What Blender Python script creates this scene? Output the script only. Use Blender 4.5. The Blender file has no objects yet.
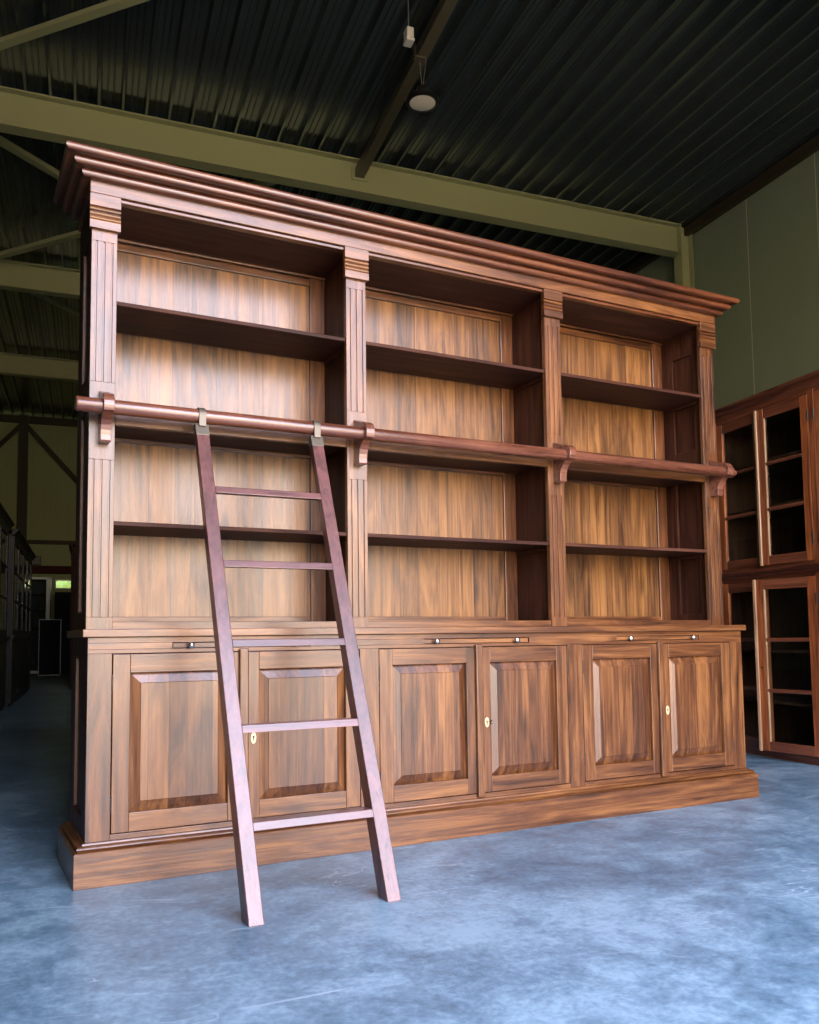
import bpy, bmesh, math, random
from mathutils import Matrix, Vector
PI = math.pi
random.seed(4)
S = bpy.context.scene
COL = S.collection

# ------------------------------------------------------------------ helpers
def nm():
    return bmesh.new()

def box(bm, x0, x1, y0, y1, z0, z1, mi=0):
    v = [bm.verts.new((x, y, z)) for x in (x0, x1) for y in (y0, y1) for z in (z0, z1)]
    for f in ((0, 1, 3, 2), (4, 6, 7, 5), (0, 4, 5, 1), (2, 3, 7, 6), (0, 2, 6, 4), (1, 5, 7, 3)):
        bm.faces.new([v[i] for i in f]).material_index = mi
    return bm

def prism(bm, prof, axis, a, b, mi=0):
    """extrude a closed 2D profile along an axis; profile is (y,z) for x, (x,z) for y, (x,y) for z"""
    def P(p, t):
        if axis == 'x': return (t, p[0], p[1])
        if axis == 'y': return (p[0], t, p[1])
        return (p[0], p[1], t)
    A = [bm.verts.new(P(p, a)) for p in prof]
    B = [bm.verts.new(P(p, b)) for p in prof]
    n = len(prof)
    for i in range(n):
        bm.faces.new((A[i], A[(i + 1) % n], B[(i + 1) % n], B[i])).material_index = mi
    bm.faces.new(A[::-1]).material_index = mi; bm.faces.new(B).material_index = mi
    return bm

def cyl(bm, p0, p1, r, n=16, r2=None):
    p0 = Vector(p0); p1 = Vector(p1)
    if r2 is None: r2 = r
    d = (p1 - p0).normalized()
    u = d.orthogonal().normalized(); w = d.cross(u)
    A = []; B = []
    for i in range(n):
        t = 2 * PI * i / n
        o = u * math.cos(t) + w * math.sin(t)
        A.append(bm.verts.new(p0 + o * r)); B.append(bm.verts.new(p1 + o * r2))
    for i in range(n):
        bm.faces.new((A[i], A[(i + 1) % n], B[(i + 1) % n], B[i]))
    bm.faces.new(A[::-1]); bm.faces.new(B)
    return bm

def lathe(bm, prof, c=(0, 0, 0), axis='z', n=24):
    """prof: (radius, height) list along +axis"""
    rings = []
    for r, h in prof:
        ring = []
        for i in range(n):
            t = 2 * PI * i / n
            a, b = r * math.cos(t), r * math.sin(t)
            if axis == 'z': p = (c[0] + a, c[1] + b, c[2] + h)
            elif axis == 'y': p = (c[0] + a, c[1] + h, c[2] + b)
            else: p = (c[0] + h, c[1] + a, c[2] + b)
            ring.append(bm.verts.new(p))
        rings.append(ring)
    for k in range(len(rings) - 1):
        for i in range(n):
            j = (i + 1) % n
            bm.faces.new((rings[k][i], rings[k][j], rings[k + 1][j], rings[k + 1][i]))
    bm.faces.new(rings[0][::-1]); bm.faces.new(rings[-1])
    return bm

def sweep_u(bm, prof, xh, yf, yb):
    """closed profile of (outset, z) run round left side, front and right side with mitred corners"""
    rows = []
    for e, z in prof:
        rows.append([bm.verts.new(p) for p in ((-xh - e, yb, z), (-xh - e, yf - e, z), (xh + e, yf - e, z), (xh + e, yb, z))])
    n = len(rows)
    for i in range(n):
        j = (i + 1) % n
        for k in range(3):
            bm.faces.new((rows[i][k], rows[i][k + 1], rows[j][k + 1], rows[j][k]))
    bm.faces.new([r[0] for r in rows]); bm.faces.new([r[3] for r in rows][::-1])
    return bm

def arc(cx, cz, r, a0, a1, n=8):
    return [(cx + r * math.cos(math.radians(a0 + (a1 - a0) * i / n)), cz + r * math.sin(math.radians(a0 + (a1 - a0) * i / n))) for i in range(n + 1)]

def obj(name, bm, mat, parent=None, bev=0.0, smooth=False, seg=2):
    bmesh.ops.recalc_face_normals(bm, faces=bm.faces)
    me = bpy.data.meshes.new(name)
    bm.to_mesh(me); bm.free()
    o = bpy.data.objects.new(name, me)
    COL.objects.link(o)
    for m_ in (mat if isinstance(mat, (list, tuple)) else [mat] if mat else []): me.materials.append(m_)
    if parent: o.parent = parent
    if bev:
        m = o.modifiers.new('Bevel', 'BEVEL')
        m.width = bev; m.segments = seg; m.limit_method = 'ANGLE'; m.angle_limit = math.radians(40)
        m.harden_normals = False
    if smooth:
        for p in me.polygons: p.use_smooth = True
        m = o.modifiers.new('Edge', 'EDGE_SPLIT'); m.split_angle = math.radians(38)
    return o

def empty(name, label, cat, loc=(0, 0, 0), rz=0.0, group=None):
    o = bpy.data.objects.new(name, None)
    o.empty_display_size = 0.2
    COL.objects.link(o)
    o.location = loc; o.rotation_euler = (0, 0, rz)
    o['label'] = label; o['category'] = cat
    if group: o['group'] = group
    return o

def tag(o, label, cat, group=None):
    o['label'] = label; o['category'] = cat
    if group: o['group'] = group
    return o

def dup(src, parent, loc=None, rot=None):
    c = src.copy(); COL.objects.link(c); c.parent = parent
    if loc is not None: c.location = loc
    if rot is not None: c.rotation_euler = rot
    for ch in [k for k in src.children]:
        d = ch.copy(); COL.objects.link(d); d.parent = c
    return c

# ------------------------------------------------------------------ materials
def new_mat(name):
    m = bpy.data.materials.new(name); m.use_nodes = True
    nt = m.node_tree; nt.nodes.clear()
    out = nt.nodes.new('ShaderNodeOutputMaterial')
    b = nt.nodes.new('ShaderNodeBsdfPrincipled')
    nt.links.new(b.outputs[0], out.inputs[0])
    return m, nt, b

def setv(b, **k):
    for key, v in k.items():
        key = key.replace('_', ' ')
        if key in b.inputs:
            b.inputs[key].default_value = v

def plain(name, col, rough=0.5, metal=0.0, spec=0.5, coat=0.0):
    m, nt, b = new_mat(name)
    b.inputs['Base Color'].default_value = (*col, 1)
    b.inputs['Roughness'].default_value = rough
    b.inputs['Metallic'].default_value = metal
    b.inputs['Specular IOR Level'].default_value = spec
    b.inputs['Coat Weight'].default_value = coat
    return m

def mathn(nt, op, a, b=None, c=None):
    n = nt.nodes.new('ShaderNodeMath'); n.operation = op
    for i, v in enumerate((a, b, c)):
        if v is None: continue
        if isinstance(v, (int, float)): n.inputs[i].default_value = v
        else: nt.links.new(v, n.inputs[i])
    return n.outputs[0]

def ramp(nt, fac, stops):
    r = nt.nodes.new('ShaderNodeValToRGB')
    el = r.color_ramp.elements
    while len(el) > 1: el.remove(el[0])
    el[0].position = stops[0][0]; el[0].color = (*stops[0][1], 1)
    for p, c in stops[1:]:
        e = el.new(p); e.color = (*c, 1)
    nt.links.new(fac, r.inputs[0])
    return r.outputs[0]

def mixc(nt, fac, a, b, mode='MIX'):
    n = nt.nodes.new('ShaderNodeMix'); n.data_type = 'RGBA'; n.blend_type = mode
    for idx, v in ((0, fac), (6, a), (7, b)):
        if isinstance(v, (int, float)): n.inputs[idx].default_value = v
        elif isinstance(v, tuple): n.inputs[idx].default_value = (*v, 1)
        else: nt.links.new(v, n.inputs[idx])
    return n.outputs[2]

def wood(name, axis, dark, mid, light, rough=0.36, plank=0.0, coat=0.5, contrast=1.4, knots=True, spec=0.5):
    """axis = grain direction 'x' or 'z'; plank = mean board width (boards lie side by side across x)"""
    m, nt, b = new_mat(name)
    tc = nt.nodes.new('ShaderNodeTexCoord')
    oi = nt.nodes.new('ShaderNodeObjectInfo')
    off = nt.nodes.new('ShaderNodeVectorMath'); off.operation = 'SCALE'
    comb = nt.nodes.new('ShaderNodeCombineXYZ')
    for i in range(3): nt.links.new(oi.outputs['Random'], comb.inputs[i])
    nt.links.new(comb.outputs[0], off.inputs[0]); off.inputs['Scale'].default_value = 37.0
    add = nt.nodes.new('ShaderNodeVectorMath'); add.operation = 'ADD'
    nt.links.new(tc.outputs['Object'], add.inputs[0]); nt.links.new(off.outputs[0], add.inputs[1])
    P = add.outputs[0]
    sep = nt.nodes.new('ShaderNodeSeparateXYZ'); nt.links.new(P, sep.inputs[0])
    if plank:
        vor = nt.nodes.new('ShaderNodeTexVoronoi'); vor.voronoi_dimensions = '1D'; vor.feature = 'F1'
        vor.inputs['Scale'].default_value = 1.0 / plank; vor.inputs['Randomness'].default_value = 0.55
        nt.links.new(sep.outputs['X' if axis == 'z' else 'Z'], vor.inputs['W'])
        ved = nt.nodes.new('ShaderNodeTexVoronoi'); ved.voronoi_dimensions = '1D'; ved.feature = 'DISTANCE_TO_EDGE'
        ved.inputs['Scale'].default_value = 1.0 / plank; ved.inputs['Randomness'].default_value = 0.55
        nt.links.new(sep.outputs['X' if axis == 'z' else 'Z'], ved.inputs['W'])
        sc = nt.nodes.new('ShaderNodeVectorMath'); sc.operation = 'SCALE'; sc.inputs['Scale'].default_value = 9.0
        nt.links.new(vor.outputs['Color'], sc.inputs[0])
        ad2 = nt.nodes.new('ShaderNodeVectorMath'); ad2.operation = 'ADD'
        nt.links.new(P, ad2.inputs[0]); nt.links.new(sc.outputs[0], ad2.inputs[1])
        P2 = ad2.outputs[0]
    else:
        P2 = P
    def mapped(across, along):
        mp = nt.nodes.new('ShaderNodeMapping')
        mp.inputs['Scale'].default_value = (along, across, across) if axis == 'x' else (across, across, along)
        nt.links.new(P2, mp.inputs[0]); return mp.outputs[0]
    def noise(vec, scale, detail, dist=0.0, rough_=0.55):
        n = nt.nodes.new('ShaderNodeTexNoise')
        n.inputs['Scale'].default_value = scale; n.inputs['Detail'].default_value = detail
        n.inputs['Distortion'].default_value = dist; n.inputs['Roughness'].default_value = rough_
        nt.links.new(vec, n.inputs['Vector']); return n.outputs[0]
    n1 = noise(mapped(13, 1.5), 1.0, 8, 1.9, 0.6)            # broad figure
    n2 = noise(mapped(75, 1.8), 1.0, 5, 0.5, 0.75)      # fine pores
    n3 = noise(mapped(2.2, 0.8), 1.0, 2, 0.0)           # patches of tone
    w = mathn(nt, 'ADD', mathn(nt, 'MULTIPLY', n1, 0.50), mathn(nt, 'MULTIPLY', n2, 0.36))
    w = mathn(nt, 'ADD', w, mathn(nt, 'MULTIPLY', n3, 0.28))
    if plank:
        sp = nt.nodes.new('ShaderNodeSeparateColor'); nt.links.new(vor.outputs['Color'], sp.inputs[0])
        w = mathn(nt, 'ADD', w, mathn(nt, 'MULTIPLY', mathn(nt, 'SUBTRACT', sp.outputs[0], 0.5), 0.10))
    h = 0.13 / contrast
    col = ramp(nt, w, [(0.57 - h * 1.3, dark), (0.57, mid), (0.57 + h * 1.3, light)])
    n4 = noise(mapped(45, 0.8), 1.0, 2, 0.8)
    streak = ramp(nt, n4, [(0.58, (1, 1, 1)), (0.70, (0.40, 0.34, 0.30))])
    col = mixc(nt, 0.8, col, streak, 'MULTIPLY')
    if knots:
        vk = nt.nodes.new('ShaderNodeTexVoronoi'); vk.feature = 'F1'
        vk.inputs['Scale'].default_value = 1.0
        nt.links.new(mapped(6.5, 2.4), vk.inputs['Vector'])
        kn = ramp(nt, vk.outputs['Distance'], [(0.05, (0.22, 0.17, 0.14)), (0.19, (1, 1, 1))])
        col = mixc(nt, 0.55, col, kn, 'MULTIPLY')
    if plank:
        seam = ramp(nt, ved.outputs['Distance'], [(0.006, (0.35, 0.3, 0.27)), (0.022, (1, 1, 1))])
        col = mixc(nt, 0.8, col, seam, 'MULTIPLY')
    nt.links.new(col, b.inputs['Base Color'])
    rr = mathn(nt, 'ADD', mathn(nt, 'MULTIPLY', n2, 0.50), rough - 0.22)
    nt.links.new(rr, b.inputs['Roughness'])
    b.inputs['Specular IOR Level'].default_value = spec
    b.inputs['Coat Weight'].default_value = coat
    b.inputs['Coat Roughness'].default_value = 0.26
    bp = nt.nodes.new('ShaderNodeBump'); bp.inputs['Strength'].default_value = 0.55; bp.inputs['Distance'].default_value = 0.0022
    nt.links.new(n2, bp.inputs['Height']); nt.links.new(bp.outputs[0], b.inputs['Normal'])
    return m

TK = dict(dark=(0.032, 0.010, 0.003), mid=(0.108, 0.038, 0.011), light=(0.225, 0.094, 0.027))
TB = dict(dark=(0.042, 0.016, 0.004), mid=(0.150, 0.065, 0.018), light=(0.270, 0.126, 0.036))
TR = dict(dark=(0.030, 0.007, 0.003), mid=(0.088, 0.025, 0.008), light=(0.160, 0.054, 0.017))
M = {}
M['wz'] = wood('teak_upright_grain', 'z', **TK)
M['wx'] = wood('teak_level_grain', 'x', **TK)
M['panel'] = wood('teak_panel_boards', 'z', plank=0.085, **TK)
M['back'] = wood('teak_back_boards', 'z', plank=0.10, rough=0.38, coat=0.5, contrast=1.5, **TB)
M['cornice'] = wood('mahogany_moulding', 'x', knots=False, coat=0.7, **TR)
M['shelf'] = wood('shaded_dark_teak_shelf', 'x', knots=False, coat=0.0, spec=0.18, rough=0.55, dark=(0.022, 0.007, 0.005), mid=(0.045, 0.016, 0.010), light=(0.08, 0.032, 0.018))  # dark teak, made darker still for the shade under the shelves
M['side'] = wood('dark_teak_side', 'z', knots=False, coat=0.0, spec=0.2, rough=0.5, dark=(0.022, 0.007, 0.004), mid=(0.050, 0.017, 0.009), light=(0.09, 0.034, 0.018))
M['ladz'] = wood('ladder_upright_wood', 'z', knots=False, rough=0.38, coat=0.62, dark=(0.040, 0.013, 0.012), mid=(0.085, 0.029, 0.027), light=(0.14, 0.052, 0.046))
M['ladx'] = wood('ladder_tread_wood', 'x', knots=False, rough=0.38, coat=0.62, dark=(0.040, 0.013, 0.012), mid=(0.085, 0.029, 0.027), light=(0.14, 0.052, 0.046))
M['rod'] = wood('polished_rod_wood', 'x', knots=False, rough=0.28, coat=0.7, dark=(0.07, 0.022, 0.012), mid=(0.14, 0.05, 0.028), light=(0.2, 0.08, 0.045))
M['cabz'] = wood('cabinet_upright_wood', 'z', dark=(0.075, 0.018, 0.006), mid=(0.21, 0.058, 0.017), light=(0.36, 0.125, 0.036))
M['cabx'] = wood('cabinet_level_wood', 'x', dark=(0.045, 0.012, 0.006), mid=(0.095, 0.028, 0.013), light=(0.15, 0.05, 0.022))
M['cabin'] = wood('cabinet_inside_wood', 'z', plank=0.1, coat=0.0, spec=0.2, dark=(0.03, 0.014, 0.009), mid=(0.065, 0.030, 0.018), light=(0.10, 0.05, 0.03))
M['edge'] = wood('lit_edge_wood', 'z', knots=False, dark=(0.16, 0.085, 0.045), mid=(0.30, 0.18, 0.10), light=(0.42, 0.28, 0.17))  # cabinet wood made paler for the edges that catch daylight
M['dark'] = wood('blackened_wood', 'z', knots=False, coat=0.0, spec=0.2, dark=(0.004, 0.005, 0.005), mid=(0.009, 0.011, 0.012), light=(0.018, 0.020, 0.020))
M['dim'] = wood('dim_brown_wood', 'z', knots=False, coat=0.0, spec=0.12, rough=0.6, dark=(0.012, 0.004, 0.002), mid=(0.026, 0.009, 0.004), light=(0.045, 0.017, 0.008))
M['brass'] = plain('aged_brass', (0.45, 0.33, 0.16), 0.35, 0.9)
M['ivory'] = plain('ivory_escutcheon', (0.62, 0.50, 0.30), 0.4, 0.2)
M['knob'] = plain('silvered_knob', (0.55, 0.50, 0.45), 0.22, 1.0)
M['black'] = plain('black_void', (0.006, 0.005, 0.005), 0.8)
M['iron'] = plain('dark_iron_hinge', (0.035, 0.03, 0.028), 0.45, 0.6)
M['bronze'] = plain('bronze_ladder_fitting', (0.13, 0.115, 0.09), 0.5, 0.6)
M['beam'] = plain('olive_painted_steel', (0.33, 0.345, 0.175), 0.45, 0.0, 0.35)
M['beamtrim'] = plain('dark_brown_steel_trim', (0.040, 0.033, 0.018), 0.55, 0.0, 0.2)
M['tube'] = plain('bronze_painted_tube', (0.10, 0.085, 0.05), 0.4)
M['whiteplastic'] = plain('white_plastic', (0.62, 0.60, 0.52), 0.45)
M['lens'] = plain('milky_lamp_lens', (0.80, 0.76, 0.62), 0.35)
M['blackmetal'] = plain('black_lamp_housing', (0.012, 0.011, 0.012), 0.35, 0.3)
M['steel'] = plain('galvanised_wire', (0.45, 0.42, 0.38), 0.35, 0.9)
M['navy'] = plain('navy_lacquer', (0.006, 0.009, 0.024), 0.6, 0.0, 0.12)
M['palemetal'] = plain('pale_metal_edge', (0.33, 0.36, 0.38), 0.4, 0.3)
M['redband'] = plain('dark_red_fascia', (0.05, 0.007, 0.005), 0.6, 0.0, 0.1)
M['leafy'] = plain('green_hedge', (0.13, 0.19, 0.045), 0.7)
M['yard'] = plain('sandy_yard_paving', (0.40, 0.31, 0.20), 0.8)

def glass_mat():
    m = bpy.data.materials.new('cabinet_glass'); m.use_nodes = True
    nt = m.node_tree; nt.nodes.clear()
    out = nt.nodes.new('ShaderNodeOutputMaterial'); mx = nt.nodes.new('ShaderNodeMixShader')
    geo = nt.nodes.new('ShaderNodeNewGeometry'); tr = nt.nodes.new('ShaderNodeBsdfTransparent'); gl = nt.nodes.new('ShaderNodeBsdfGlossy'); fr = nt.nodes.new('ShaderNodeFresnel')
    tr.inputs[0].default_value = (0.80, 0.84, 0.84, 1); gl.inputs['Roughness'].default_value = 0.02; fr.inputs[0].default_value = 1.5
    fac = mathn(nt, 'MULTIPLY', fr.outputs[0], mathn(nt, 'SUBTRACT', 1.0, geo.outputs['Backfacing'])); nt.links.new(fac, mx.inputs[0]); nt.links.new(tr.outputs[0], mx.inputs[1]); nt.links.new(gl.outputs[0], mx.inputs[2])
    nt.links.new(mx.outputs[0], out.inputs[0]); return m
M['glass'] = glass_mat()

def floor_mat():
    m, nt, b = new_mat('polished_blue_grey_concrete')
    tc = nt.nodes.new('ShaderNodeTexCoord')
    def noise(scale, detail, dist=0.0, sc=(1, 1, 1), rot=0.0, rough_=0.6):
        mp = nt.nodes.new('ShaderNodeMapping'); mp.inputs['Scale'].default_value = sc; mp.inputs['Rotation'].default_value = (0, 0, rot)
        nt.links.new(tc.outputs['Object'], mp.inputs[0])
        n = nt.nodes.new('ShaderNodeTexNoise'); n.inputs['Scale'].default_value = scale; n.inputs['Detail'].default_value = detail
        n.inputs['Distortion'].default_value = dist; n.inputs['Roughness'].default_value = rough_
        nt.links.new(mp.outputs[0], n.inputs['Vector']); return n.outputs[0]
    a = noise(1.3, 10, 0.9, rough_=0.68); c = noise(7.0, 10, 0.5, rough_=0.75); d = noise(42, 6, 0, rough_=0.7)
    w = mathn(nt, 'ADD', mathn(nt, 'MULTIPLY', a, 0.42), mathn(nt, 'ADD', mathn(nt, 'MULTIPLY', c, 0.36), mathn(nt, 'MULTIPLY', d, 0.24)))
    col = ramp(nt, w, [(0.41, (0.058, 0.108, 0.155)), (0.50, (0.122, 0.205, 0.275)), (0.585, (0.225, 0.34, 0.425))])
    # hairline scratches
    for sc, rot in (((1.0, 5, 1), 0.5), ((1.3, 6.5, 1), -0.75), ((0.8, 4.5, 1), 1.5)):
        s = noise(0.85, 3, 1.4, sc, rot, 0.5)
        s = mathn(nt, 'ABSOLUTE', mathn(nt, 'SUBTRACT', s, 0.5))
        line = ramp(nt, s, [(0.0, (1, 1, 1)), (0.007, (0, 0, 0))])
        g = ramp(nt, noise(0.9, 3, 0, (1, 1, 1), rot + 2), [(0.54, (0, 0, 0)), (0.62, (1, 1, 1))])
        f = mathn(nt, 'MULTIPLY', mathn(nt, 'MULTIPLY', line, g), 0.75)
        col = mixc(nt, f, col, (0.42, 0.52, 0.62))
    nt.links.new(col, b.inputs['Base Color'])
    r = mathn(nt, 'ADD', mathn(nt, 'MULTIPLY', c, 0.35), 0.20)
    nt.links.new(r, b.inputs['Roughness'])
    b.inputs['Specular IOR Level'].default_value = 0.5
    bp = nt.nodes.new('ShaderNodeBump'); bp.inputs['Strength'].default_value = 0.12; bp.inputs['Distance'].default_value = 0.004
    nt.links.new(c, bp.inputs['Height']); nt.links.new(bp.outputs[0], b.inputs['Normal'])
    return m
M['floor'] = floor_mat()

def deck_mat():
    m, nt, b = new_mat('dark_coated_steel_deck')
    b.inputs['Base Color'].default_value = (0.20, 0.235, 0.235, 1)
    b.inputs['Roughness'].default_value = 0.22
    b.inputs['Metallic'].default_value = 0.82
    b.inputs['Specular IOR Level'].default_value = 0.9
    return m
M['deck'] = deck_mat()

def cladding(name, base, dark, axis, pitch):
    m, nt, b = new_mat(name)
    tc = nt.nodes.new('ShaderNodeTexCoord'); sp = nt.nodes.new('ShaderNodeSeparateXYZ')
    nt.links.new(tc.outputs['Object'], sp.inputs[0])
    f = mathn(nt, 'FRACT', mathn(nt, 'MULTIPLY', sp.outputs[axis], 1.0 / pitch))
    t = mathn(nt, 'ABSOLUTE', mathn(nt, 'SUBTRACT', f, 0.5))
    r = ramp(nt, t, [(0.36, (1, 1, 1)), (0.47, (0, 0, 0))])
    bp = nt.nodes.new('ShaderNodeBump'); bp.inputs['Strength'].default_value = 0.5; bp.inputs['Distance'].default_value = 0.004
    nt.links.new(r, bp.inputs['Height']); nt.links.new(bp.outputs[0], b.inputs['Normal'])
    nz = nt.nodes.new('ShaderNodeTexNoise'); nz.inputs['Scale'].default_value = 0.8; nz.inputs['Detail'].default_value = 3
    nt.links.new(tc.outputs['Object'], nz.inputs['Vector'])
    col = ramp(nt, nz.outputs[0], [(0.35, dark), (0.65, base)])
    nt.links.new(col, b.inputs['Base Color'])
    b.inputs['Roughness'].default_value = 0.55; b.inputs['Specular IOR Level'].default_value = 0.3
    return m
M['wall'] = cladding('sage_ribbed_cladding', (0.215, 0.265, 0.180), (0.200, 0.248, 0.168), 'Y', 0.055)
M['wallseam'] = plain('pale_joint_strip', (0.50, 0.47, 0.32), 0.4)
M['wallfar'] = cladding('olive_ribbed_cladding', (0.28, 0.33, 0.14), (0.26, 0.30, 0.13), 'X', 0.30)

# ------------------------------------------------------------------ camera (solved from the photograph)
CX, CY, CZ = -2.016138, -3.216291, 0.833914
F = Vector((0.46251983, 0.88327196, 0.07685085)); R = Vector((0.88627482, -0.46298481, -0.01272824)); U = Vector((-0.02433828, -0.07399804, 0.99696135))
cam = bpy.data.cameras.new('Camera'); camo = bpy.data.objects.new('Camera', cam); COL.objects.link(camo)
camo.matrix_world = Matrix(((R.x, U.x, -F.x, CX), (R.y, U.y, -F.y, CY), (R.z, U.z, -F.z, CZ), (0, 0, 0, 1)))
cam.sensor_fit = 'HORIZONTAL'; cam.sensor_width = 36.0
cam.lens = 871.14 / 819 * 36.0
cam.shift_y = 57.9 / 819
cam.clip_start = 0.05; cam.clip_end = 200
S.camera = camo

# ------------------------------------------------------------------ building shell (its own axes: X across, Y along the hall)
BA = -0.13
BL = (CX, CY, 0)
def place(o):
    o.location = BL; o.rotation_euler = (0, 0, BA); return o
def struct(name, bm, mat, bev=0.0):
    o = place(obj(name, bm, mat, None, bev)); o['kind'] = 'structure'; return o

XL, XR, YF, YB = -10.0, 8.00, -0.8, 24.8
def ztop(b): return 6.765 - 0.0186 * b          # underside of the deck

struct('floor', box(nm(), XL, XR, YF, YB, -0.1, 0.0), M['floor'])
struct('ground', box(nm(), -40, 40, -45, YF, -0.14, -0.03), M['yard'])
# corrugated deck
bm = nm(); prof = []
b = XL; H = 0.10
while b < XR + 0.3:
    prof += [(b + 0.006, 0.0), (b + 0.032, 0.0), (b + 0.050, H), (b + 0.098, H), (b + 0.104, H - 0.012), (b + 0.112, H - 0.012), (b + 0.118, H),
             (b + 0.158, H), (b + 0.164, H - 0.012), (b + 0.172, H - 0.012), (b + 0.178, H), (b + 0.238, H)]
    b += 0.25
lo1 = [bm.verts.new((x, YF, ztop(x) + z)) for x, z in prof]; lo2 = [bm.verts.new((x, YB + 0.6, ztop(x) + z)) for x, z in prof]
for i in range(len(prof) - 1): bm.faces.new((lo1[i], lo1[i + 1], lo2[i + 1], lo2[i]))
ends = [bm.verts.new((x, y, ztop(x) + 0.2)) for x in (prof[0][0], prof[-1][0]) for y in (YF, YB + 0.6)]
bm.faces.new((ends[0], ends[1], ends[3], ends[2]))
struct('ceiling', bm, M['deck'])

# right wall in panels with open seams between
bm = nm()
y = YF
seam0 = 7.65 - 1.15 * 10
ys = [YF] + [seam0 + 1.15 * k for k in range(30) if YF < seam0 + 1.15 * k < YB] + [YB]
for a, c in zip(ys[:-1], ys[1:]): box(bm, XR, XR + 0.1, a + 0.006, c - 0.006, 0, 6.50); box(bm, XR - 0.002, XR + 0.05, c - 0.009, c + 0.002, 0, 6.498, 1)
struct('wall_right', bm, (M['wall'], M['wallseam']), 0.0)
struct('wall_right_lining', box(nm(), XR + 0.1, XR + 0.16, YF, YB + 0.1, -0.1, 6.9), M['wall'])
struct('trim_1', box(nm(), XR - 0.10, XR + 0.1, YF, YB, 6.50, 6.62), M['beamtrim'], 0.004)
struct('wall_left', box(nm(), XL - 0.15, XL, YF, YB, 0, 7.1), M['wall'])
# far wall with its small window
WX0, WX1, WZ0, WZ1 = -0.84, -0.30, 2.25, 2.44
bm = nm()
box(bm, XL, WX0, YB, YB + 0.12, 0, 6.862); box(bm, WX1, XR, YB, YB + 0.12, 0, 6.70)
box(bm, WX0, WX1, YB, YB + 0.12, 0, WZ0); box(bm, WX0, WX1, YB, YB + 0.12, WZ1, 6.855)
struct('wall_back', bm, M['wallfar'])
w = struct('window_1', box(nm(), WX0, WX1, YB + 0.05, YB + 0.06, WZ0, WZ1), M['glass'])
bm = nm()
for a in ((WX0 - .03, WX1 + .03, WZ0 - .03, WZ0), (WX0 - .03, WX1 + .03, WZ1, WZ1 + .03), (WX0 - .03, WX0, WZ0, WZ1), (WX1, WX1 + .03, WZ0, WZ1)):
    box(bm, a[0], a[1], YB - 0.03, YB, a[2], a[3])
obj('window_frame', bm, M['palemetal'], w)
struct('sky_blocker', box(nm(), XL, XR, YB + 0.45, YB + 0.5, 6.2, 6.93), M['wall'])  # unseen board added outside to block the sky behind the deck gaps
# front wall with the big open gate behind the camera
GX0, GX1, GZ = -0.1, 4.2, 5.2
bm = nm()
box(bm, XL, GX0, YF - 0.15, YF, 0, 7.1); box(bm, GX1, XR + .1, YF - 0.15, YF, 0, 7.1); box(bm, GX0, GX1, YF - 0.15, YF, GZ, 7.1)
struct('wall_front', bm, M['wall'])

def ibeam(x0, x1, yc, h=0.42, bf=0.18):
    """rafter across the hall following the roof fall"""
    bm = nm()
    def slab(y0, y1, za, zb):
        v = [bm.verts.new((x, yy, ztop(x) + z)) for x in (x0, x1) for yy in (y0, y1) for z in (za, zb)]
        for f in ((0, 1, 3, 2), (4, 6, 7, 5), (0, 4, 5, 1), (2, 3, 7, 6), (0, 2, 6, 4), (1, 5, 7, 3)): bm.faces.new([v[i] for i in f])
    slab(yc - bf / 2, yc + bf / 2, -0.018, 0.0); slab(yc - 0.006, yc + 0.006, -h + 0.018, -0.018); slab(yc - bf / 2, yc + bf / 2, -h, -h + 0.018)
    return bm
for i, yc in enumerate((0.44, 5.19, 9.94, 14.61, 19.46)):
    o = struct('roof_beam', ibeam(XL, XR - 0.22, yc), M['beam'])
    # column under its right end
    bm = nm()
    x1 = XR - 0.02; x0 = XR - 0.22
    box(bm, x0, x0 + 0.014, yc - 0.09, yc + 0.09, 0, 6.62); box(bm, x1 - 0.014, x1, yc - 0.09, yc + 0.09, 0, 6.62); box(bm, x0 + 0.014, x1 - 0.014, yc - 0.006, yc + 0.006, 0, 6.62)
    struct('steel_column', bm, M['beam'])
# tubes under the deck
def bar(p0, p1, w, h):
    bm = nm(); p0 = Vector(p0); p1 = Vector(p1); d = (p1 - p0).normalized(); s = Vector((d.y, -d.x, 0)).normalized() * w / 2
    v = []
    for p in (p0, p1):
        for a, z in ((-1, -h / 2), (1, -h / 2), (1, h / 2), (-1, h / 2)): v.append(bm.verts.new(p + s * a + Vector((0, 0, z))))
    for f in ((0, 1, 2, 3), (4, 7, 6, 5), (0, 4, 5, 1), (1, 5, 6, 2), (2, 6, 7, 3), (3, 7, 4, 0)): bm.faces.new([v[i] for i in f])
    return bm
struct('roof_tube', bar((3.055, 9.93, 6.555), (2.915, 5.2, 6.555), 0.11, 0.11), M['tube'])
struct('roof_tube', box(nm(), 2.955, 3.155, 9.915, 9.934, 6.47, 6.63), M['beam'])
struct('roof_brace', bar((-1.9, 9.86, 6.68), (3.8, 4.79, 6.66), 0.09, 0.05), M['beam'])
struct('roof_brace', bar((-1.8, 9.95, 6.62), (3.0, 14.6, 6.60), 0.10, 0.06), M['beam'])
struct('roof_brace', bar((-2.0, 14.65, 6.62), (2.6, 10.0, 6.60), 0.10, 0.06), M['beam'])
struct('roof_brace', bar((-1.6, 14.6, 6.62), (2.6, 19.4, 6.60), 0.06, 0.05), M['beam'])
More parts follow.
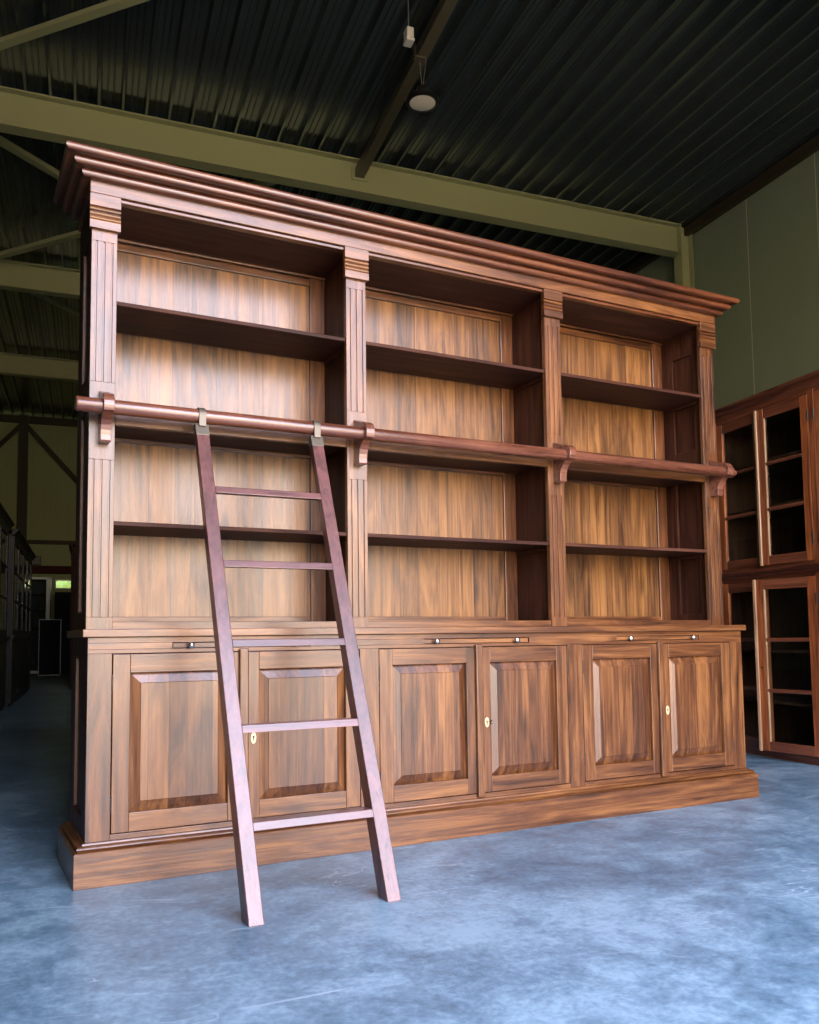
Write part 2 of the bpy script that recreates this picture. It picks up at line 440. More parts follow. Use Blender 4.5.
# far end wall steel: column, girts, two diagonals
struct('steel_column', box(nm(), -1.80, -1.58, YB - 0.22, YB - 0.02, 0, 6.78), M['beamtrim'])
struct('wall_rail', box(nm(), XL, XR, YB - 0.12, YB - 0.005, 6.60, 6.78), M['beamtrim'])
struct('wall_rail', box(nm(), -1.56, XR, YB - 0.10, YB - 0.005, 3.40, 3.50), M['beamtrim'])
def wbar(x0, z0, x1, z1, w):
    bm = nm(); d = Vector((x1 - x0, 0, z1 - z0)).normalized(); s = Vector((-d.z, 0, d.x)) * w / 2
    v = [bm.verts.new(Vector((x, y, z)) + s * a) for (x, z) in ((x0, z0), (x1, z1)) for a in (-1, 1) for y in (YB - 0.24, YB - 0.18)]
    for f in ((0, 1, 3, 2), (4, 6, 7, 5), (0, 4, 5, 1), (2, 3, 7, 6), (0, 2, 6, 4), (1, 5, 7, 3)): bm.faces.new([v[i] for i in f])
    return bm
struct('wall_brace', wbar(-1.62, 6.5, 0.35, 4.3, 0.11), M['beamtrim'])
struct('wall_brace', wbar(-1.76, 6.5, -3.7, 4.3, 0.11), M['beamtrim'])

# ------------------------------------------------------------------ the big bookcase
bc = empty('bookcase', 'large teak library bookcase with three open bays over six panelled doors', 'bookcase', (0, 0, 0))
UU, U0, YBK, YIN = 1.594, 0.105, 0.45, 0.44
Bh = 1.60
PX = (-1.5486, -0.52, 0.52, 1.5486)        # pilaster centres
# base carcass: sides with recessed panels, floor, dividers, back
for s in (-1, 1):
    bm = nm()
    xo = s * Bh
    xi = s * (Bh - 0.024); xp = s * (Bh - 0.013)
    a, c = sorted((xo, xi)); 
    box(bm, a, c, 0.024, 0.105, 0.05, 0.846); box(bm, a, c, 0.335, YBK, 0.05, 0.846)
    box(bm, a, c, 0.105, 0.335, 0.05, 0.215); box(bm, a, c, 0.105, 0.335, 0.775, 0.846)
    a, c = sorted((xp, xi)); box(bm, a, c, 0.105, 0.335, 0.215, 0.775)
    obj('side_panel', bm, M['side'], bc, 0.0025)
bm = nm()
box(bm, -Bh + .024, Bh - .024, 0.04, YBK - .01, 0.125, 0.15); box(bm, -Bh + .024, Bh - .024, YBK - .012, YBK, 0.12, 0.846)
for x in (-0.52, 0.52): box(bm, x - .015, x + .015, 0.026, YBK - .012, 0.15, 0.846)
obj('base_carcass', bm, M['side'], bc)
# face frame
DT, DB = 0.786, 0.166
bm = nm()
for x0, x1 in ((-Bh, -1.518), (-0.562, -0.478), (0.478, 0.562), (1.518, Bh)): box(bm, x0, x1, 0.0, 0.024, 0.13, DT + .003)
SL = ((-1.308, -0.772), (-0.268, 0.268), (0.772, 1.308))
for x0, x1 in ((-1.518, -0.562), (-0.478, 0.478), (0.562, 1.518)): box(bm, x0, x1, 0.0, 0.024, 0.13, DB - .003, 1)
box(bm, -Bh, Bh, 0, 0.024, DT + .003, 0.803, 1); box(bm, -Bh, Bh, 0, 0.024, 0.826, 0.846, 1)
xs = [-Bh] + [v for s in SL for v in s] + [Bh]
for i in range(0, len(xs), 2): box(bm, xs[i], xs[i + 1], 0, 0.024, 0.803, 0.826, 1)
obj('face_frame', bm, (M['wz'], M['wx']), bc, 0.0012)
# pull-out slides in the slots, each with two knobs
def knob_bm(x, y, z, r=0.012):
    return lathe(nm(), [(0.004, 0), (0.0045, -0.008), (r * .7, -0.012), (r, -0.018), (r * .92, -0.025), (r * .5, -0.029), (0.001, -0.030)], (x, y, z), 'y', 16)
for x0, x1 in SL:
    sl = obj('writing_slide', box(nm(), x0 + .003, x1 - .003, 0.006, 0.40, 0.8055, 0.8235), M['wx'], bc, 0.001)
    xc = (x0 + x1) / 2 + (-.008 if abs(x0 + x1) < .1 else .012 if x0 > 0 else 0)
    for s in (-1, 1): obj('knob', knob_bm(xc + s * 0.203, 0.006, 0.8145), M['knob'], sl, smooth=True)
# doors
def make_door(x0, x1, lock, ajar):
    bm = nm(); z0, z1 = DB, DT; st = 0.060
    y0, y1 = 0.0, 0.022
    box(bm, x0, x0 + st, y0, y1, z0, z1); box(bm, x1 - st, x1, y0, y1, z0, z1)
    box(bm, x0 + st, x1 - st, y0 + .0006, y1, z0, z0 + .066, 1); box(bm, x0 + st, x1 - st, y0 + .0006, y1, z1 - .066, z1, 1)
    d = obj('door', bm, (M['wz'], M['wx']), bc, 0.0018)
    # raised and fielded panel
    a, c, e, f = x0 + st, x1 - st, z0 + .066, z1 - .066
    bw = 0.036
    bm = nm()
    r1 = [bm.verts.new((x, 0.0165, z)) for x, z in ((a, e), (c, e), (c, f), (a, f))]
    r2 = [bm.verts.new((x, 0.003, z)) for x, z in ((a + bw, e + bw), (c - bw, e + bw), (c - bw, f - bw), (a + bw, f - bw))]
    r3 = [bm.verts.new((x, 0.0012, z)) for x, z in ((a + bw + .002, e + bw + .002), (c - bw - .002, e + bw + .002), (c - bw - .002, f - bw - .002), (a + bw + .002, f - bw - .002))]
    rb = [bm.verts.new((x, 0.021, z)) for x, z in ((a, e), (c, e), (c, f), (a, f))]
    for A_, B_ in ((r1, r2), (r2, r3), (rb, r1)):
        for i in range(4): bm.faces.new((A_[i], A_[(i + 1) % 4], B_[(i + 1) % 4], B_[i]))
    bm.faces.new(r3); bm.faces.new(rb[::-1])
    obj('raised_panel', bm, M['panel'], d)
    hx = x1 + 0.0015 if lock else x0 - 0.0015
    for hz in (z0 + 0.10, z1 - 0.10):
        obj('hinge', cyl(nm(), (hx, 0.0015, hz - 0.030), (hx, 0.0015, hz + 0.030), 0.0036, 10), M['iron'], d)
    if lock:
        bm = nm()
        pr = [(-0.021, 0.145), (-0.015, 0.142), (0.015, 0.142), (0.021, 0.145), (0.021, 0.802), (-0.021, 0.802)]
        box(bm, x0 - .0205, x0 + .0165, -0.016, -0.0008, 0.149, 0.799)
        obj('meeting_bead', bm, M['wz'], d, 0.006, seg=3)
        kx, kz = x0 + 0.037, 0.463
        bm = nm(); n = 20; V = []
        for yy in (-0.0035, 0.0005):
            V.append([bm.verts.new((kx + 0.0108 * math.cos(2 * PI * i / n), yy, kz + 0.022 * math.sin(2 * PI * i / n))) for i in range(n)])
        for i in range(n): bm.faces.new((V[0][i], V[0][(i + 1) % n], V[1][(i + 1) % n], V[1][i]))
        bm.faces.new(V[0]); bm.faces.new(V[1][::-1])
        k = obj('keyhole_plate', bm, M['ivory'], d, 0.001)
        bm = nm(); cyl(bm, (kx, -0.0040, kz + .004), (kx, -0.0030, kz + .004), 0.0042, 12); box(bm, kx - .0016, kx + .0016, -0.0040, -0.0030, kz - .010, kz + .004)
        obj('keyhole', bm, M['black'], d)
    return d
doors = []
for a, c, e in ((-1.515, -1.040, -0.565), (-0.475, 0.0, 0.475), (0.565, 1.040, 1.515)):
    doors.append(make_door(a, c - .0022, False, 0)); doors.append(make_door(c + .0022 - .004, e, True, 0))
# one door keeps its little key in the lock
bm = nm(); kx, kz = -0.0018 + 0.037, 0.467
cyl(bm, (kx, -0.028, kz), (kx, -0.003, kz), 0.0024, 8)
lathe(bm, [(0.004, -0.001), (0.010, -0.002), (0.010, 0.002), (0.004, 0.001)], (kx, -0.034, kz), 'x', 12)
obj('key', bm, M['knob'], doors[3])
# plinth
PL = [(0.0, 0.0), (0.040, 0.0), (0.040, 0.112), (0.036, 0.1185), (0.0, 0.1185)]
obj('plinth', sweep_u(nm(), [(-0.02, 0.0), (0.040, 0.0), (0.040, 0.1135), (0.0365, 0.1185), (-0.02, 0.1185)], Bh, 0, YBK), M['wx'], bc, 0.0015)
pr = [(-0.01, 0.1185), (0.029, 0.1185)] + [(0.018 + 0.012 * math.cos(t), 0.1285 + 0.008 * math.sin(t)) for t in [-1.1, -0.6, 0, 0.6, 1.1]] + [(0.014, 0.1365), (0.010, 0.1375), (0.008, 0.143), (0.0, 0.146), (-0.01, 0.146)]
obj('plinth_moulding', sweep_u(nm(), pr, Bh, 0, YBK), M['wx'], bc, smooth=True)
# worktop
obj('worktop', sweep_u(nm(), [(-1.3, 0.8465), (0.0197, 0.8465), (0.0197, 0.8747), (-1.3, 0.8747)], Bh, 0, YBK) if False else box(nm(), -Bh - .0197, Bh + .0197, -0.0197, YBK + .005, 0.8465, 0.8747), M['wx'], bc, 0.003)

# upper case sides (two recessed panels each side), both faces
ZT = 2.502
for s in (-1, 1):
    bm = nm()
    a, c = sorted((s * UU, s * (UU - .062)))
    ai, ci = sorted((s * (UU - .012), s * (UU - .05)))
    box(bm, a, c, 0.13, 0.20, 0.875, ZT); box(bm, a, c, 0.345, YBK, 0.875, ZT)
    for z0, z1 in ((0.875, 0.94), (1.70, 1.83), (2.36, ZT)): box(bm, a, c, 0.20, 0.345, z0, z1)
    box(bm, ai, ci, 0.20, 0.345, 0.94, 1.70); box(bm, ai, ci, 0.20, 0.345, 1.83, 2.36)
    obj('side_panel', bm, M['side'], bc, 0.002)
for x in (-0.52, 0.52):
    bm = nm(); box(bm, x - .015, x + .015, 0.13, YIN, 0.875, ZT)
    obj('divider', bm, M['side'], bc)
for z0, z1 in ((0.945, 1.695), (1.835, 2.355), (0.22, 0.77)):
    for s in (-1, 1):
        xo = s * (UU if z0 > .9 else Bh); a, c = sorted((xo - s * .0005, xo - s * .0135))
        obj('panel_bead', box(nm(), a, c, (.335 if z0 > .9 else .325), (.345 if z0 > .9 else .335), z0, z1), M['wz'], bc, .002)
# bays
bays = ((-1.532, -0.535), (-0.505, 0.505), (0.535, 1.532))
fronts = ((-1.503, -0.566), (-0.474, 0.474), (0.566, 1.503))
for (x0, x1), (f0, f1) in zip(bays, fronts):
    # back: boards set in a frame of stiles and rails
    bp_ = obj('back_panel', box(nm(), x0 + .055, x1 - .055, YIN - .004, YIN + .004, 0.90, 2.48), M['back'], bc)
    bm = nm()
    for a, c in ((x0, x0 + .072), (x1 - .072, x1)): box(bm, a, c, YIN - .018, YIN + .006, 0.90, ZT - .01)
    box(bm, x0 + .072, x1 - .072, YIN - .018, YIN + .006, 2.442, 2.474, 1); box(bm, x0, x1, YIN - .030, YIN + .006, 2.478, ZT - .01, 1)
    box(bm, x0 + .072, x1 - .072, YIN - .018, YIN + .006, 1.640, 1.70, 1); box(bm, x0 + .072, x1 - .072, YIN - .018, YIN + .006, 0.90, 0.93, 1)
    obj('back_frame', bm, (M['wz'], M['wx']), bp_, 0.003)
    # bottom board, thick fixed shelf and two thin shelves
    obj('bottom_board', box(nm(), x0, x1, U0 + .026, YIN, 0.875, 0.898), M['shelf'], bc, 0.002)
    obj('bottom_rail', box(nm(), f0, f1, U0 + .004, U0 + .026, 0.875, 0.903), M['wx'], bc, 0.002)
    bm = nm(); box(bm, x0, x1, U0 + .028, YIN - .02, 1.655, 1.69)
    sh = obj('fixed_shelf', bm, M['shelf'], bc, 0.002)
    bm = nm(); box(bm, f0, f1, U0 + .002, U0 + .028, 1.634, 1.693)
    obj('shelf_lip', bm, M['wx'], sh, 0.003)
    for z0 in (1.2585, 2.0925):
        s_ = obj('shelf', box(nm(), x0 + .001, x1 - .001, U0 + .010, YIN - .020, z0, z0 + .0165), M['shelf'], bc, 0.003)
        for a in (x0, x1 - .016): obj('shelf_runner', box(nm(), a + .001, a + .015, 0.16, 0.40, z0 - .020, z0 - .001), M['shelf'], s_, 0.002)
obj('top_board', box(nm(), -1.532, 1.532, U0 + .030, YIN, 2.487, 2.502), M['shelf'], bc)
# header with a fine bead under the frieze
obj('header_bead', box(nm(), -1.50, 1.50, U0 - .002, U0 + .03, 2.4875, 2.5015), M['cornice'], bc, 0.003)
obj('frieze', sweep_u(nm(), [(-0.03, 2.502), (0.010, 2.502), (0.010, 2.552), (-0.03, 2.552)], UU, U0 - .004, YBK), M['wx'], bc, 0.002)
# cornice: three stacked half-round steps
pr = [(-0.03, 2.549), (0.006, 2.549)]
for e, zc in ((0.0423, 2.5625), (0.0728, 2.5915), (0.1051, 2.6195)):
    r = 0.0155
    pr += [(e - 0.034, zc - 0.0148)] + arc(e - r, zc, r, -88, 88, 10)
pr += [(0.06, 2.636), (-0.03, 2.636)]
obj('cornice', sweep_u(nm(), pr, UU, U0, YBK + .01), M['cornice'], bc, smooth=True)
obj('top_cover', box(nm(), -UU - .02, UU + .02, U0 - .03, YBK + .005, 2.628, 2.6345), M['side'], bc)

# pilasters with three stopped flutes above and below the rail bracket, and reeded capitals
def pilaster_bm():
    bm = nm(); w = 0.0458
    box(bm, -w, w, 0.0048, 0.026, 0.8750, 2.490)
    fl = (-0.028, 0.0, 0.028); g = 0.0030
    e = [-w] + [v for f in fl for v in (f - g, f + g)] + [w]
    for z0, z1 in ((0.92, 1.499), (1.79, 2.325)):
        for i in range(0, len(e), 2): box(bm, e[i], e[i + 1], 0.0, 0.0048, z0, z1)
    for z0, z1 in ((0.875, 0.92), (1.499, 1.79), (2.325, 2.490)): box(bm, -w, w, 0.0, 0.0048, z0, z1)
    return bm
def capital_bm():
    pr = [(0.008, 2.367), (-0.016, 2.367), (-0.016, 2.398)]
    for zc in (2.408, 2.425, 2.442): pr += [(-0.006, zc - .0085)] + [(-0.0065 - 0.0085 * math.cos(t), zc + 0.0075 * math.sin(t)) for t in (-1.1, -.5, 0, .5, 1.1)]
    pr += [(-0.006, 2.4505), (-0.016, 2.453), (-0.016, 2.500), (0.008, 2.500)]
    return prism(nm(), pr, 'x', -0.0557, 0.0557)
p0 = obj('pilaster', pilaster_bm(), M['wz'], bc, 0.0009, seg=1)
c0 = obj('capital', capital_bm(), M['wx'], p0, 0.001, seg=1)
p0.location = (PX[0], U0, 0)
for x in PX[1:]: dup(p0, bc, (x, U0, 0))

# ladder rail: rod and four scroll brackets
RY, RZ, RR = 0.022, 1.677, 0.0272
bm = nm(); lathe(bm, [(RR - .004, -1.652), (RR, -1.648), (RR, 1.604), (RR - .003, 1.608), (.016, 1.610), (.016, 1.628), (.012, 1.633)], (0, RY, RZ), 'x', 32)
obj('ladder_rail', bm, M['rod'], bc, 0.002, smooth=True)
def bracket_bm():
    w = 0.019
    pr = [(0.105, 1.558), (0.050, 1.556), (0.047, 1.562), (0.048, 1.585), (0.052, 1.605), (0.052, 1.620), (0.044, 1.637), (0.026, 1.648), (0.002, 1.656)]
    pr = [(0.105, 1.558), (0.056, 1.556), (0.052, 1.562), (0.052, 1.580), (0.050, 1.598), (0.044, 1.616), (0.032, 1.632), (0.010, 1.648), (-0.008, 1.655)]
    pr += arc(RY, RZ, 0.0485, 208, 80, 12)
    pr += [(0.060, 1.738), (0.085, 1.747), (0.105, 1.754)]
    return prism(nm(), [(y - 0.105, z) for y, z in pr], 'x', -w, w)
b0 = obj('rail_bracket', bracket_bm(), M['rod'], bc, 0.002, smooth=False)
b0.location = (PX[0] + .006, U0, 0)
for x in PX[1:]: dup(b0, bc, (x + .004, U0, 0))

# ------------------------------------------------------------------ the rolling ladder
ld = empty('library_ladder', 'reddish wooden five-tread library ladder hooked on the rail of the teak bookcase', 'ladder', (-0.98, -0.65, 0))
LX, LY = -0.98, -0.65
SLO = 0.42
def yf(z): return -0.688 + SLO * z
def stile_bm():
    bm = nm(); w = 0.0240; d = 0.072
    zt = 1.638
    pr = [(yf(0), 0.0), (yf(0) + d, 0.0), (yf(1.60) + 0.036, 1.60), (yf(zt) + 0.026, zt), (yf(zt), zt)]
    prism(bm, pr, 'x', -w, w); return bm
def rel(bm, x=LX, y=LY):
    bmesh.ops.translate(bm, verts=bm.verts, vec=(-x, -y, 0)); return bm
def skew(bm, k, dy):
    for v in bm.verts:
        v.co.x += k * v.co.z; v.co.y += dy * max(0.0, 1 - v.co.z / 1.6)
    return bm
for xc, kx_, dy_ in ((-1.2125, .0045, -.007), (-0.758, .0085, .004)):
    bm = stile_bm(); bmesh.ops.translate(bm, verts=bm.verts, vec=(xc, 0, 0)); skew(bm, kx_, dy_)
    st = obj('stile', rel(bm), M['ladz'], ld, 0.0025)
    # bronze sleeve
    bm = nm(); g = 0.0018; w = 0.024 + g; z0, z1 = 1.598, 1.643
    prism(bm, [(yf(z0) - g, z0), (yf(z0) + 0.038, z0), (yf(z1) + 0.028, z1), (yf(z1) - g, z1)], 'x', xc - w, xc + w); skew(bm, kx_, dy_)
    sv = obj('bronze_sleeve', rel(bm), M['bronze'], st, 0.002)
    sv['label'] = 'dull bronze sleeve on the ladder top'
    # hook strap over the rod
    bm = nm(); ro, ri = RR + 0.0055, RR + 0.0006
    outer = [(RY - ro - .001, 1.634)] + arc(RY, RZ, ro, 190, -25, 16)
    inner = arc(RY, RZ, ri, -25, 190, 16) + [(RY - ri, 1.634)]
    prism(bm, outer + inner, 'x', xc - 0.0135, xc + 0.0135); skew(bm, kx_, dy_)
    obj('hook_strap', rel(bm), M['bronze'], st, 0.001)
for zc in (0.2595, 0.545, 0.821, 1.100, 1.3805):
    bm = nm(); h = 0.0125; d = 0.068
    d = 0.066 - 0.024 * zc / 1.4
    pr = [(yf(zc - h) + .002, zc - h), (yf(zc - h) + .002 + d, zc - h), (yf(zc + h) + .002 + d - .006, zc + h), (yf(zc + h) + .002, zc + h)]
    prism(bm, pr, 'x', -1.188 + .0045 * zc, -0.7815 + .0085 * zc)
    obj('tread', rel(bm), M['ladx'], ld, 0.002)

# ------------------------------------------------------------------ glazed cabinets
def glass_door(parent, x0, x1, z0, z1, panes, mats, hinge_right, ang=0.0, knobz=None, edge=False, y=0.0):
    """a door whose origin sits on its hinge line"""
    w = x1 - x0; hx = x1 if hinge_right else x0
    a, c = (-w, 0.0) if hinge_right else (0.0, w)
    st = 0.062
    bm = nm(); box(bm, a, a + st, 0, .022, z0, z1); box(bm, c - st, c, 0, .022, z0, z1)
    box(bm, a + st, c - st, .0008, .022, z0, z0 + .062, 1); box(bm, a + st, c - st, .0008, .022, z1 - .066, z1, 1)
    for k in range(1, panes):
        zz = z0 + .062 + (z1 - z0 - .128) * k / panes
        prism(bm, [(.002, zz - .012), (-.002, zz), (.002, zz + .012), (.016, zz + .012), (.016, zz - .012)], 'x', a + st, c - st, 1)
    d = obj('door', bm, mats, parent, 0.0018); d.location = (hx, y, 0); d.rotation_euler = (0, 0, ang)
    obj('glass_pane', box(nm(), a + st - .004, c - st + .004, .014, .017, z0 + .058, z1 - .062), M['glass'], d)
    if edge:
        bm = nm(); e = a if hinge_right else c
        box(bm, e - .010, e + .012, -.014, -.001, z0 - .004, z1 + .004)
        obj('meeting_bead', bm, M['edge'], d, 0.004)
        bm = nm(); box(bm, a + st - .001, a + st + .010, -.001, .013, z0 + .060, z1 - .064)
        obj('lit_reveal_strip', bm, M['edge'], d, 0.002)  # pale strip standing in for the daylit reveal beside the glass
    if knobz:
        e = a + .03 if hinge_right else c - .03
        obj('escutcheon', lathe(nm(), [(0.008, 0), (0.008, -.003), (0.003, -.004)], (e, 0, knobz), 'y', 12), M['iron'], d)
    hh = hx - hx
    for hz in (z0 + .14, z1 - .14):
        obj('hinge', cyl(nm(), (0.0015 if hinge_right else -.0015, -.002, hz - .035), (0.0015 if hinge_right else -.0015, -.002, hz + .035), .005, 8), M['iron'], d)
    return d

def cabinet(name, label, cat, loc, rz, W, D, zl, H, bayw, lowglass, mats, group=None, open_set=(), edges=False, upper_panes=3):
    """two-tier cabinet: local x runs along the front, -y is the front"""
    t = empty(name, label, cat, loc, rz, group)
    fr, rl, ins = mats
    bm = nm()
    for x0, x1 in ((0, .03), (W - .03, W)): box(bm, x0, x1, .02, D, .05, H - .06)
    box(bm, 0.03, W - .03, D - .015, D, .05, H - .06)
    obj('carcass', bm, ins, t)
    bm = nm()
    box(bm, .01, W - .01, .03, D, 0.0, .05)
    obj('plinth', bm, rl, t, .002)
    obj('top_board', box(nm(), 0.03, W - .03, .02, D - .015, H - .09, H - .06), ins, t)
    # ledge moulding between the tiers, only as deep as its own front
    pr = [(0.03, zl - .055), (-.006, zl - .055), (-.012, zl - .030), (-.030, zl - .024), (-.034, zl - .010), (-.030, zl), (0.03, zl)]
    obj('ledge', prism(nm(), pr, 'x', -.02, W + .02), rl, t, .002)
    obj('middle_board', box(nm(), .03, W - .03, .03, D - .015, zl - .04, zl - .012), ins, t)
    pr = [(0.03, H - .085), (.0, H - .085), (-.008, H - .060), (-.022, H - .050), (-.028, H - .030), (-.048, H - .022), (-.055, H - .004), (-.050, H), (0.03, H)]
    obj('cornice', prism(nm(), pr, 'x', -.05, W + .05), rl, t, .0015)
    obj('top_cover', box(nm(), -.04, W + .04, .03, D + .01, H - .02, H - .001), rl, t)
    # stiles between pairs and door pairs
    pair = 2 * bayw + .05
    n = int(round((W - .05) / pair))
    bm = nm()
    for k in range(n + 1): box(bm, k * pair + (0 if k else 0), k * pair + .05, .0, .02, .05, H - .08)
    fbm = bm
    for k in range(1, n): obj('partition', box(nm(), k * pair + .012, k * pair + .038, .021, D - .016, .05, H - .09), ins, t)
    bm = fbm; box(bm, .05, W - .05, .002, .02, .05, .060, 1); box(bm, .05, W - .05, .002, .02, H - .105, H - .08, 1); box(bm, .05, W - .05, .002, .02, zl - .075, zl + .02, 1)
    obj('front_frame', bm, (fr, rl), t, .002)
    for k in range(n):
        a = k * pair + .05; m_ = a + bayw; c = a + 2 * bayw
        for j, (x0, x1, hr) in enumerate(((a + .002, m_ - .001, False), (m_ + .001, c - .002, True))):
            au = 0.0; al = 0.0
            if ('u', k, j) in open_set: au = open_set[('u', k, j)]
            if ('l', k, j) in open_set: al = open_set[('l', k, j)]
            glass_door(t, x0, x1, zl + .022, H - .107, upper_panes, (fr, rl), hr, au, None, edges and hr)
            if lowglass:
                glass_door(t, x0, x1, .062, zl - .077, 3, (fr, rl), hr, al, zl * .48, edges and hr)
            else:
                bm = nm(); box(bm, x0, x1, 0, .022, .062, zl - .077)
                d = obj('door', bm, fr, t, .002)
                bm = nm(); box(bm, x0 + .07, x1 - .07, -.004, -.0005, .14, zl - .155)
                obj('door_panel', bm, fr, d, .003)
        nsh = (zl + .41, zl + .73)
        for z in nsh: obj('shelf', box(nm(), k * pair + .04, k * pair + pair + .01, .03, D - .017, z, z + .018), ins, t)
        for z in (.36, .70):
            if lowglass: obj('shelf', box(nm(), k * pair + .04, k * pair + pair + .01, .03, D - .017, z, z + .018), ins, t)
    return t

# cabinet on the right, its front running away from the camera
a2 = 0.168
A2 = Vector((math.sin(a2), math.cos(a2), 0)); B2 = Vector((math.cos(a2), -math.sin(a2), 0))
org = Vector((CX, CY, 0)) + B2 * 4.085 + A2 * (5.275 + .05)
cabinet('glazed_cabinet', 'tall reddish glazed cabinet beyond the right end of the bookcase, one lower door ajar', 'cabinet', org, -PI / 2 - a2,
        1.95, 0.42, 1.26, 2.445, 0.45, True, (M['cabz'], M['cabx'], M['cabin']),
        open_set={('l', 0, 1): 0.22, ('u', 0, 1): 0.045}, edges=True)

def at(bb, aa, z=0):
    A = Vector((math.sin(-BA), math.cos(-BA), 0)); B = Vector((math.cos(-BA), -math.sin(-BA), 0))
    return Vector((CX, CY, 0)) + B * bb + A * aa + Vector((0, 0, z))
# dark cabinets along the left side of the aisle (front faces the aisle)
rl_ = PI / 2 + BA
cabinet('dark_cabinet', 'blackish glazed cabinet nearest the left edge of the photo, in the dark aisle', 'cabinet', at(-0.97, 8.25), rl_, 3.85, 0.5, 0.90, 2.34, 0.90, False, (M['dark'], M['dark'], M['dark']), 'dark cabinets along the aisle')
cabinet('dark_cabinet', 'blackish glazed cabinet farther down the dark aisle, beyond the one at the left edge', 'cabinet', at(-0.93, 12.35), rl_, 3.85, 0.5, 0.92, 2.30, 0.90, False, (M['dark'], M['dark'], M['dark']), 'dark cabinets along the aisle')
# brown cabinet standing deeper in the hall, just showing past the left end of the bookcase
cabinet('brown_cabinet', 'tall brown wooden cabinet just showing behind the left edge of the teak bookcase', 'cabinet', at(-0.315, 18.3), -PI / 2 + BA, 1.95, 0.55, 1.0, 2.55, 0.45, False, (M['dim'], M['dim'], M['dim']))

# far end furniture
t = empty('glass_front_cabinet', 'grey metal framed glass cabinet at the far end of the aisle', 'cabinet', at(-1.30, 23.6), BA)
bm = nm(); W, H = .74, 2.45
for x0, x1 in ((-.37, -.33), (.27, .37)): box(bm, x0, x1, 0, .04, 0.05, H)
box(bm, -.37, .37, 0, .04, H - .06, H); box(bm, -.33, .27, 0, .04, 0.05, .12)
obj('frame', bm, M['palemetal'], t, .004)
bm = nm(); box(bm, -.37, -.35, .04, .5, 0, H); box(bm, .35, .37, .04, .5, 0, H); box(bm, -.35, .35, .48, .5, 0, H); box(bm, -.35, .35, .04, .48, 0, .05)
obj('carcass', bm, M['dark'], t)
for z in (1.2, 1.62, 2.02): obj('shelf', box(nm(), -.34, .34, .05, .47, z, z + .02), M['dark'], t)
obj('glass_pane', box(nm(), -.33, .27, .018, .022, .12, H - .06), M['glass'], t)
t = empty('navy_cupboard', 'waist-high navy cupboard edged in pale metal at the far end of the aisle', 'cupboard', at(-0.88, 22.6), BA)
obj('body', box(nm(), -.23, .23, .02, .45, 0.03, 1.36), M['navy'], t, .004)
bm = nm()
for a in ((-.25, -.235, 0.02, 1.37), (.225, .25, 0.02, 1.37)): box(bm, a[0], a[1], 0, .03, a[2], a[3])
box(bm, -.235, .225, 0, .03, 1.35, 1.37); box(bm, -.235, .225, 0, .03, .02, .045)
obj('edge_frame', bm, M['palemetal'], t, .003)
for x in (-.2, .2):
    for y in (.08, .4): obj('foot', box(nm(), x - .02, x + .02, y - .02, y + .02, 0, .03), M['dark'], t)
t = empty('dark_locker', 'tall navy locker below the small bright window at the far end', 'locker', at(-0.40, 24.05), BA)
obj('body', box(nm(), -.44, .26, .02, .5, 0.0, 2.10), M['navy'], t, .004)
obj('door', box(nm(), -.42, .24, 0, .018, 0.05, 2.06), M['navy'], t, .004)
struct('trim_2', box(nm(), -1.62, 0.6, YB - .14, YB - .005, 2.62, 2.82), M['redband'], .004)
o = place(obj('wall_box', box(nm(), -1.47, -1.22, YB - .16, YB - .005, 2.84, 3.08), M['blackmetal'], None, .008)); tag(o, 'small black box on the far end wall above the dark red band', 'box')
# hedge outside the small window
bm = nm()
bmesh.ops.create_icosphere(bm, subdivisions=4, radius=1.0)
for v in bm.verts:
    n = v.co.normalized(); v.co = Vector((n.x * 2.6, n.y * 1.1, n.z * 1.9)) * (1 + 0.10 * math.sin(9 * n.x + 5 * n.z) * math.cos(11 * n.y + 7 * n.z) + random.uniform(-.04, .04))
hd = obj('hedge', bm, M['leafy'], None)
hd.location = at(-0.6, 29.5, 1.75); hd.rotation_euler = (0, 0, BA)
tag(hd, 'bright green hedge seen through the small far window', 'hedge')
g2 = struct('ground_beyond', box(nm(), -20, 20, YB + .13, 60, -0.14, -0.03), M['yard'])

# ------------------------------------------------------------------ lamp and sensor under the roof
lp = empty('pendant_lamp', 'round black high-bay lamp with pale lens hanging by wire from the roof tube', 'lamp', at(2.985, 7.58, 6.04), BA)
obj('housing', lathe(nm(), [(0.02, .16), (0.055, .155), (0.06, .075), (0.13, .06), (0.163, .03), (0.163, .004), (0.150, -.004), (0.130, -.002)], (0, 0, 0), 'z', 40), M['blackmetal'], lp, smooth=True)
obj('lamp_lens', lathe(nm(), [(0.126, .004), (0.126, -.0035), (0.060, -.0105), (0.012, -.012), (0.010, -.018), (0.002, -.018)], (0, 0, 0), 'z', 40), M['lens'], lp, smooth=True)
bm = nm(); cyl(bm, (-.002, 0, .16), (-.028, 0, .47), .003, 6)
obj('hanging_wire', bm, M['steel'], lp)
bm = nm(); cyl(bm, (.004, 0, .16), (.048, 0, .47), .003, 6)
obj('hanging_wire', bm, M['steel'], lp)
bm = nm(); box(bm, -.075, .035, -.03, .03, .445, .46); box(bm, -.082, -.0745, -.03, .03, .445, .575)
obj('tube_clip', bm, M['tube'], lp, .001)
obj('wire_clamp', lathe(nm(), [(.005, -.02), (.011, -.012), (.011, .012), (.005, .02)], (-.022, 0, .40), 'z', 10), M['brass'], lp)
sn = empty('ceiling_sensor', 'small white box sensor hanging below the dark roof deck beside the lamp', 'sensor', at(2.70, 7.18, 6.40), BA)
obj('body', box(nm(), -.035, .035, -.05, .05, -.05, .05), M['whiteplastic'], sn, .008)
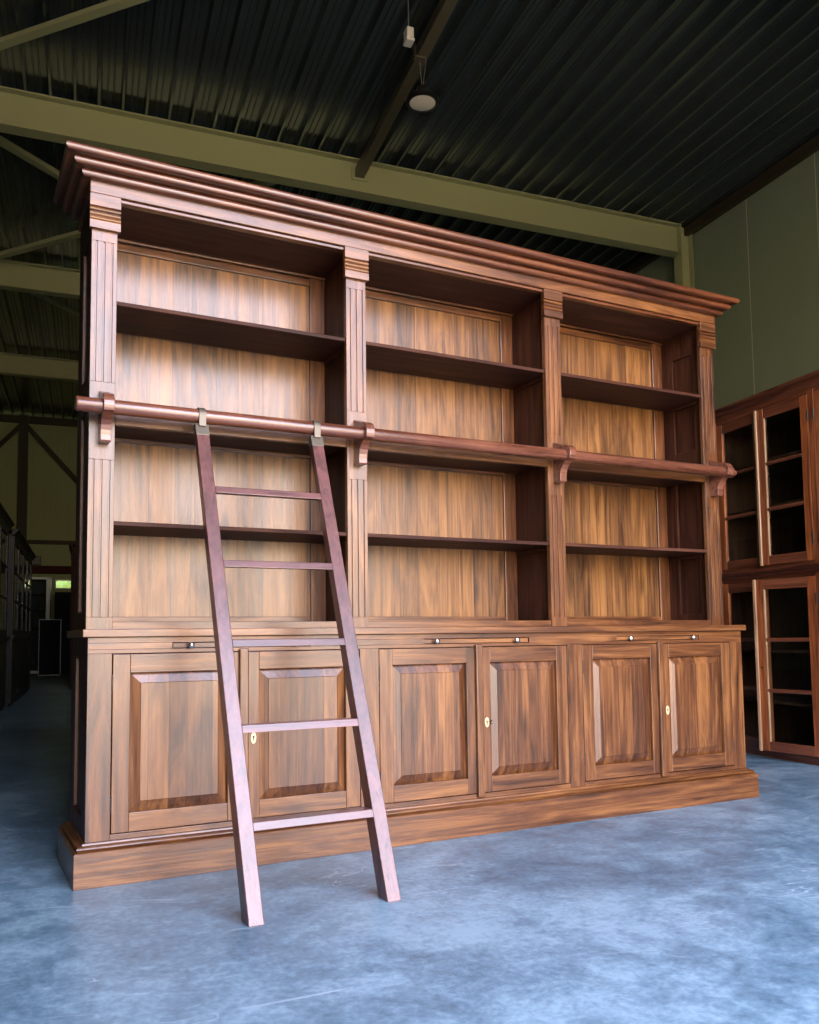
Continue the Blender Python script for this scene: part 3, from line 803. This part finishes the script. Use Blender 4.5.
obj('lower_cap', box(nm(), -.040, .040, -.055, .055, -.085, -.056), M['whiteplastic'], sn, .006)
obj('stem', cyl(nm(), (0, 0, .045), (0, 0.0, .335), .005, 8), M['steel'], sn)

# ------------------------------------------------------------------ daylight
world = bpy.data.worlds.new('World'); S.world = world; world.use_nodes = True
nt = world.node_tree; nt.nodes.clear()
out = nt.nodes.new('ShaderNodeOutputWorld'); bg = nt.nodes.new('ShaderNodeBackground')
tc = nt.nodes.new('ShaderNodeTexCoord'); sp = nt.nodes.new('ShaderNodeSeparateXYZ')
nt.links.new(tc.outputs['Generated'], sp.inputs[0])
sky = ramp(nt, sp.outputs['Z'], [(0.0, (0.88, 0.64, 0.40)), (0.10, (0.92, 0.75, 0.57)), (0.30, (0.84, 0.82, 1.0)), (1.0, (0.60, 0.70, 1.0))])
nt.links.new(sky, bg.inputs[0]); bg.inputs[1].default_value = 17.0
nt.links.new(bg.outputs[0], out.inputs[0])
pl = bpy.data.lights.new('gate_portal', 'AREA'); pl.shape = 'RECTANGLE'; pl.size = GX1 - GX0; pl.size_y = GZ
pl.cycles.is_portal = True
po = bpy.data.objects.new('gate_portal', pl); COL.objects.link(po)
po.location = at((GX0 + GX1) / 2, YF - 0.05, GZ / 2)
# portal faces into the hall (+Y of the building)
d = Vector((math.sin(-BA), math.cos(-BA), 0))
po.rotation_euler = d.to_track_quat('-Z', 'Y').to_euler()

sun = bpy.data.lights.new('sun', 'SUN'); sun.energy = 30.0; sun.angle = math.radians(1.0); sun.color = (1.0, 0.90, 0.74)
so = bpy.data.objects.new('sun', sun); COL.objects.link(so)
so.rotation_euler = (Vector((0.45, -0.25, -0.86))).to_track_quat('-Z', 'Y').to_euler()
S.view_settings.view_transform = 'Standard'; S.view_settings.look = 'None'
S.view_settings.gamma = 1.0; S.view_settings.exposure = 0.14; S.view_settings.use_curve_mapping = False
S.cycles.use_denoising = True
S.cycles.max_bounces = 7; S.cycles.diffuse_bounces = 4; S.cycles.glossy_bounces = 4; S.cycles.transparent_max_bounces = 10
S.cycles.sample_clamp_indirect = 6.0
S.cycles.caustics_reflective = False; S.cycles.caustics_refractive = False
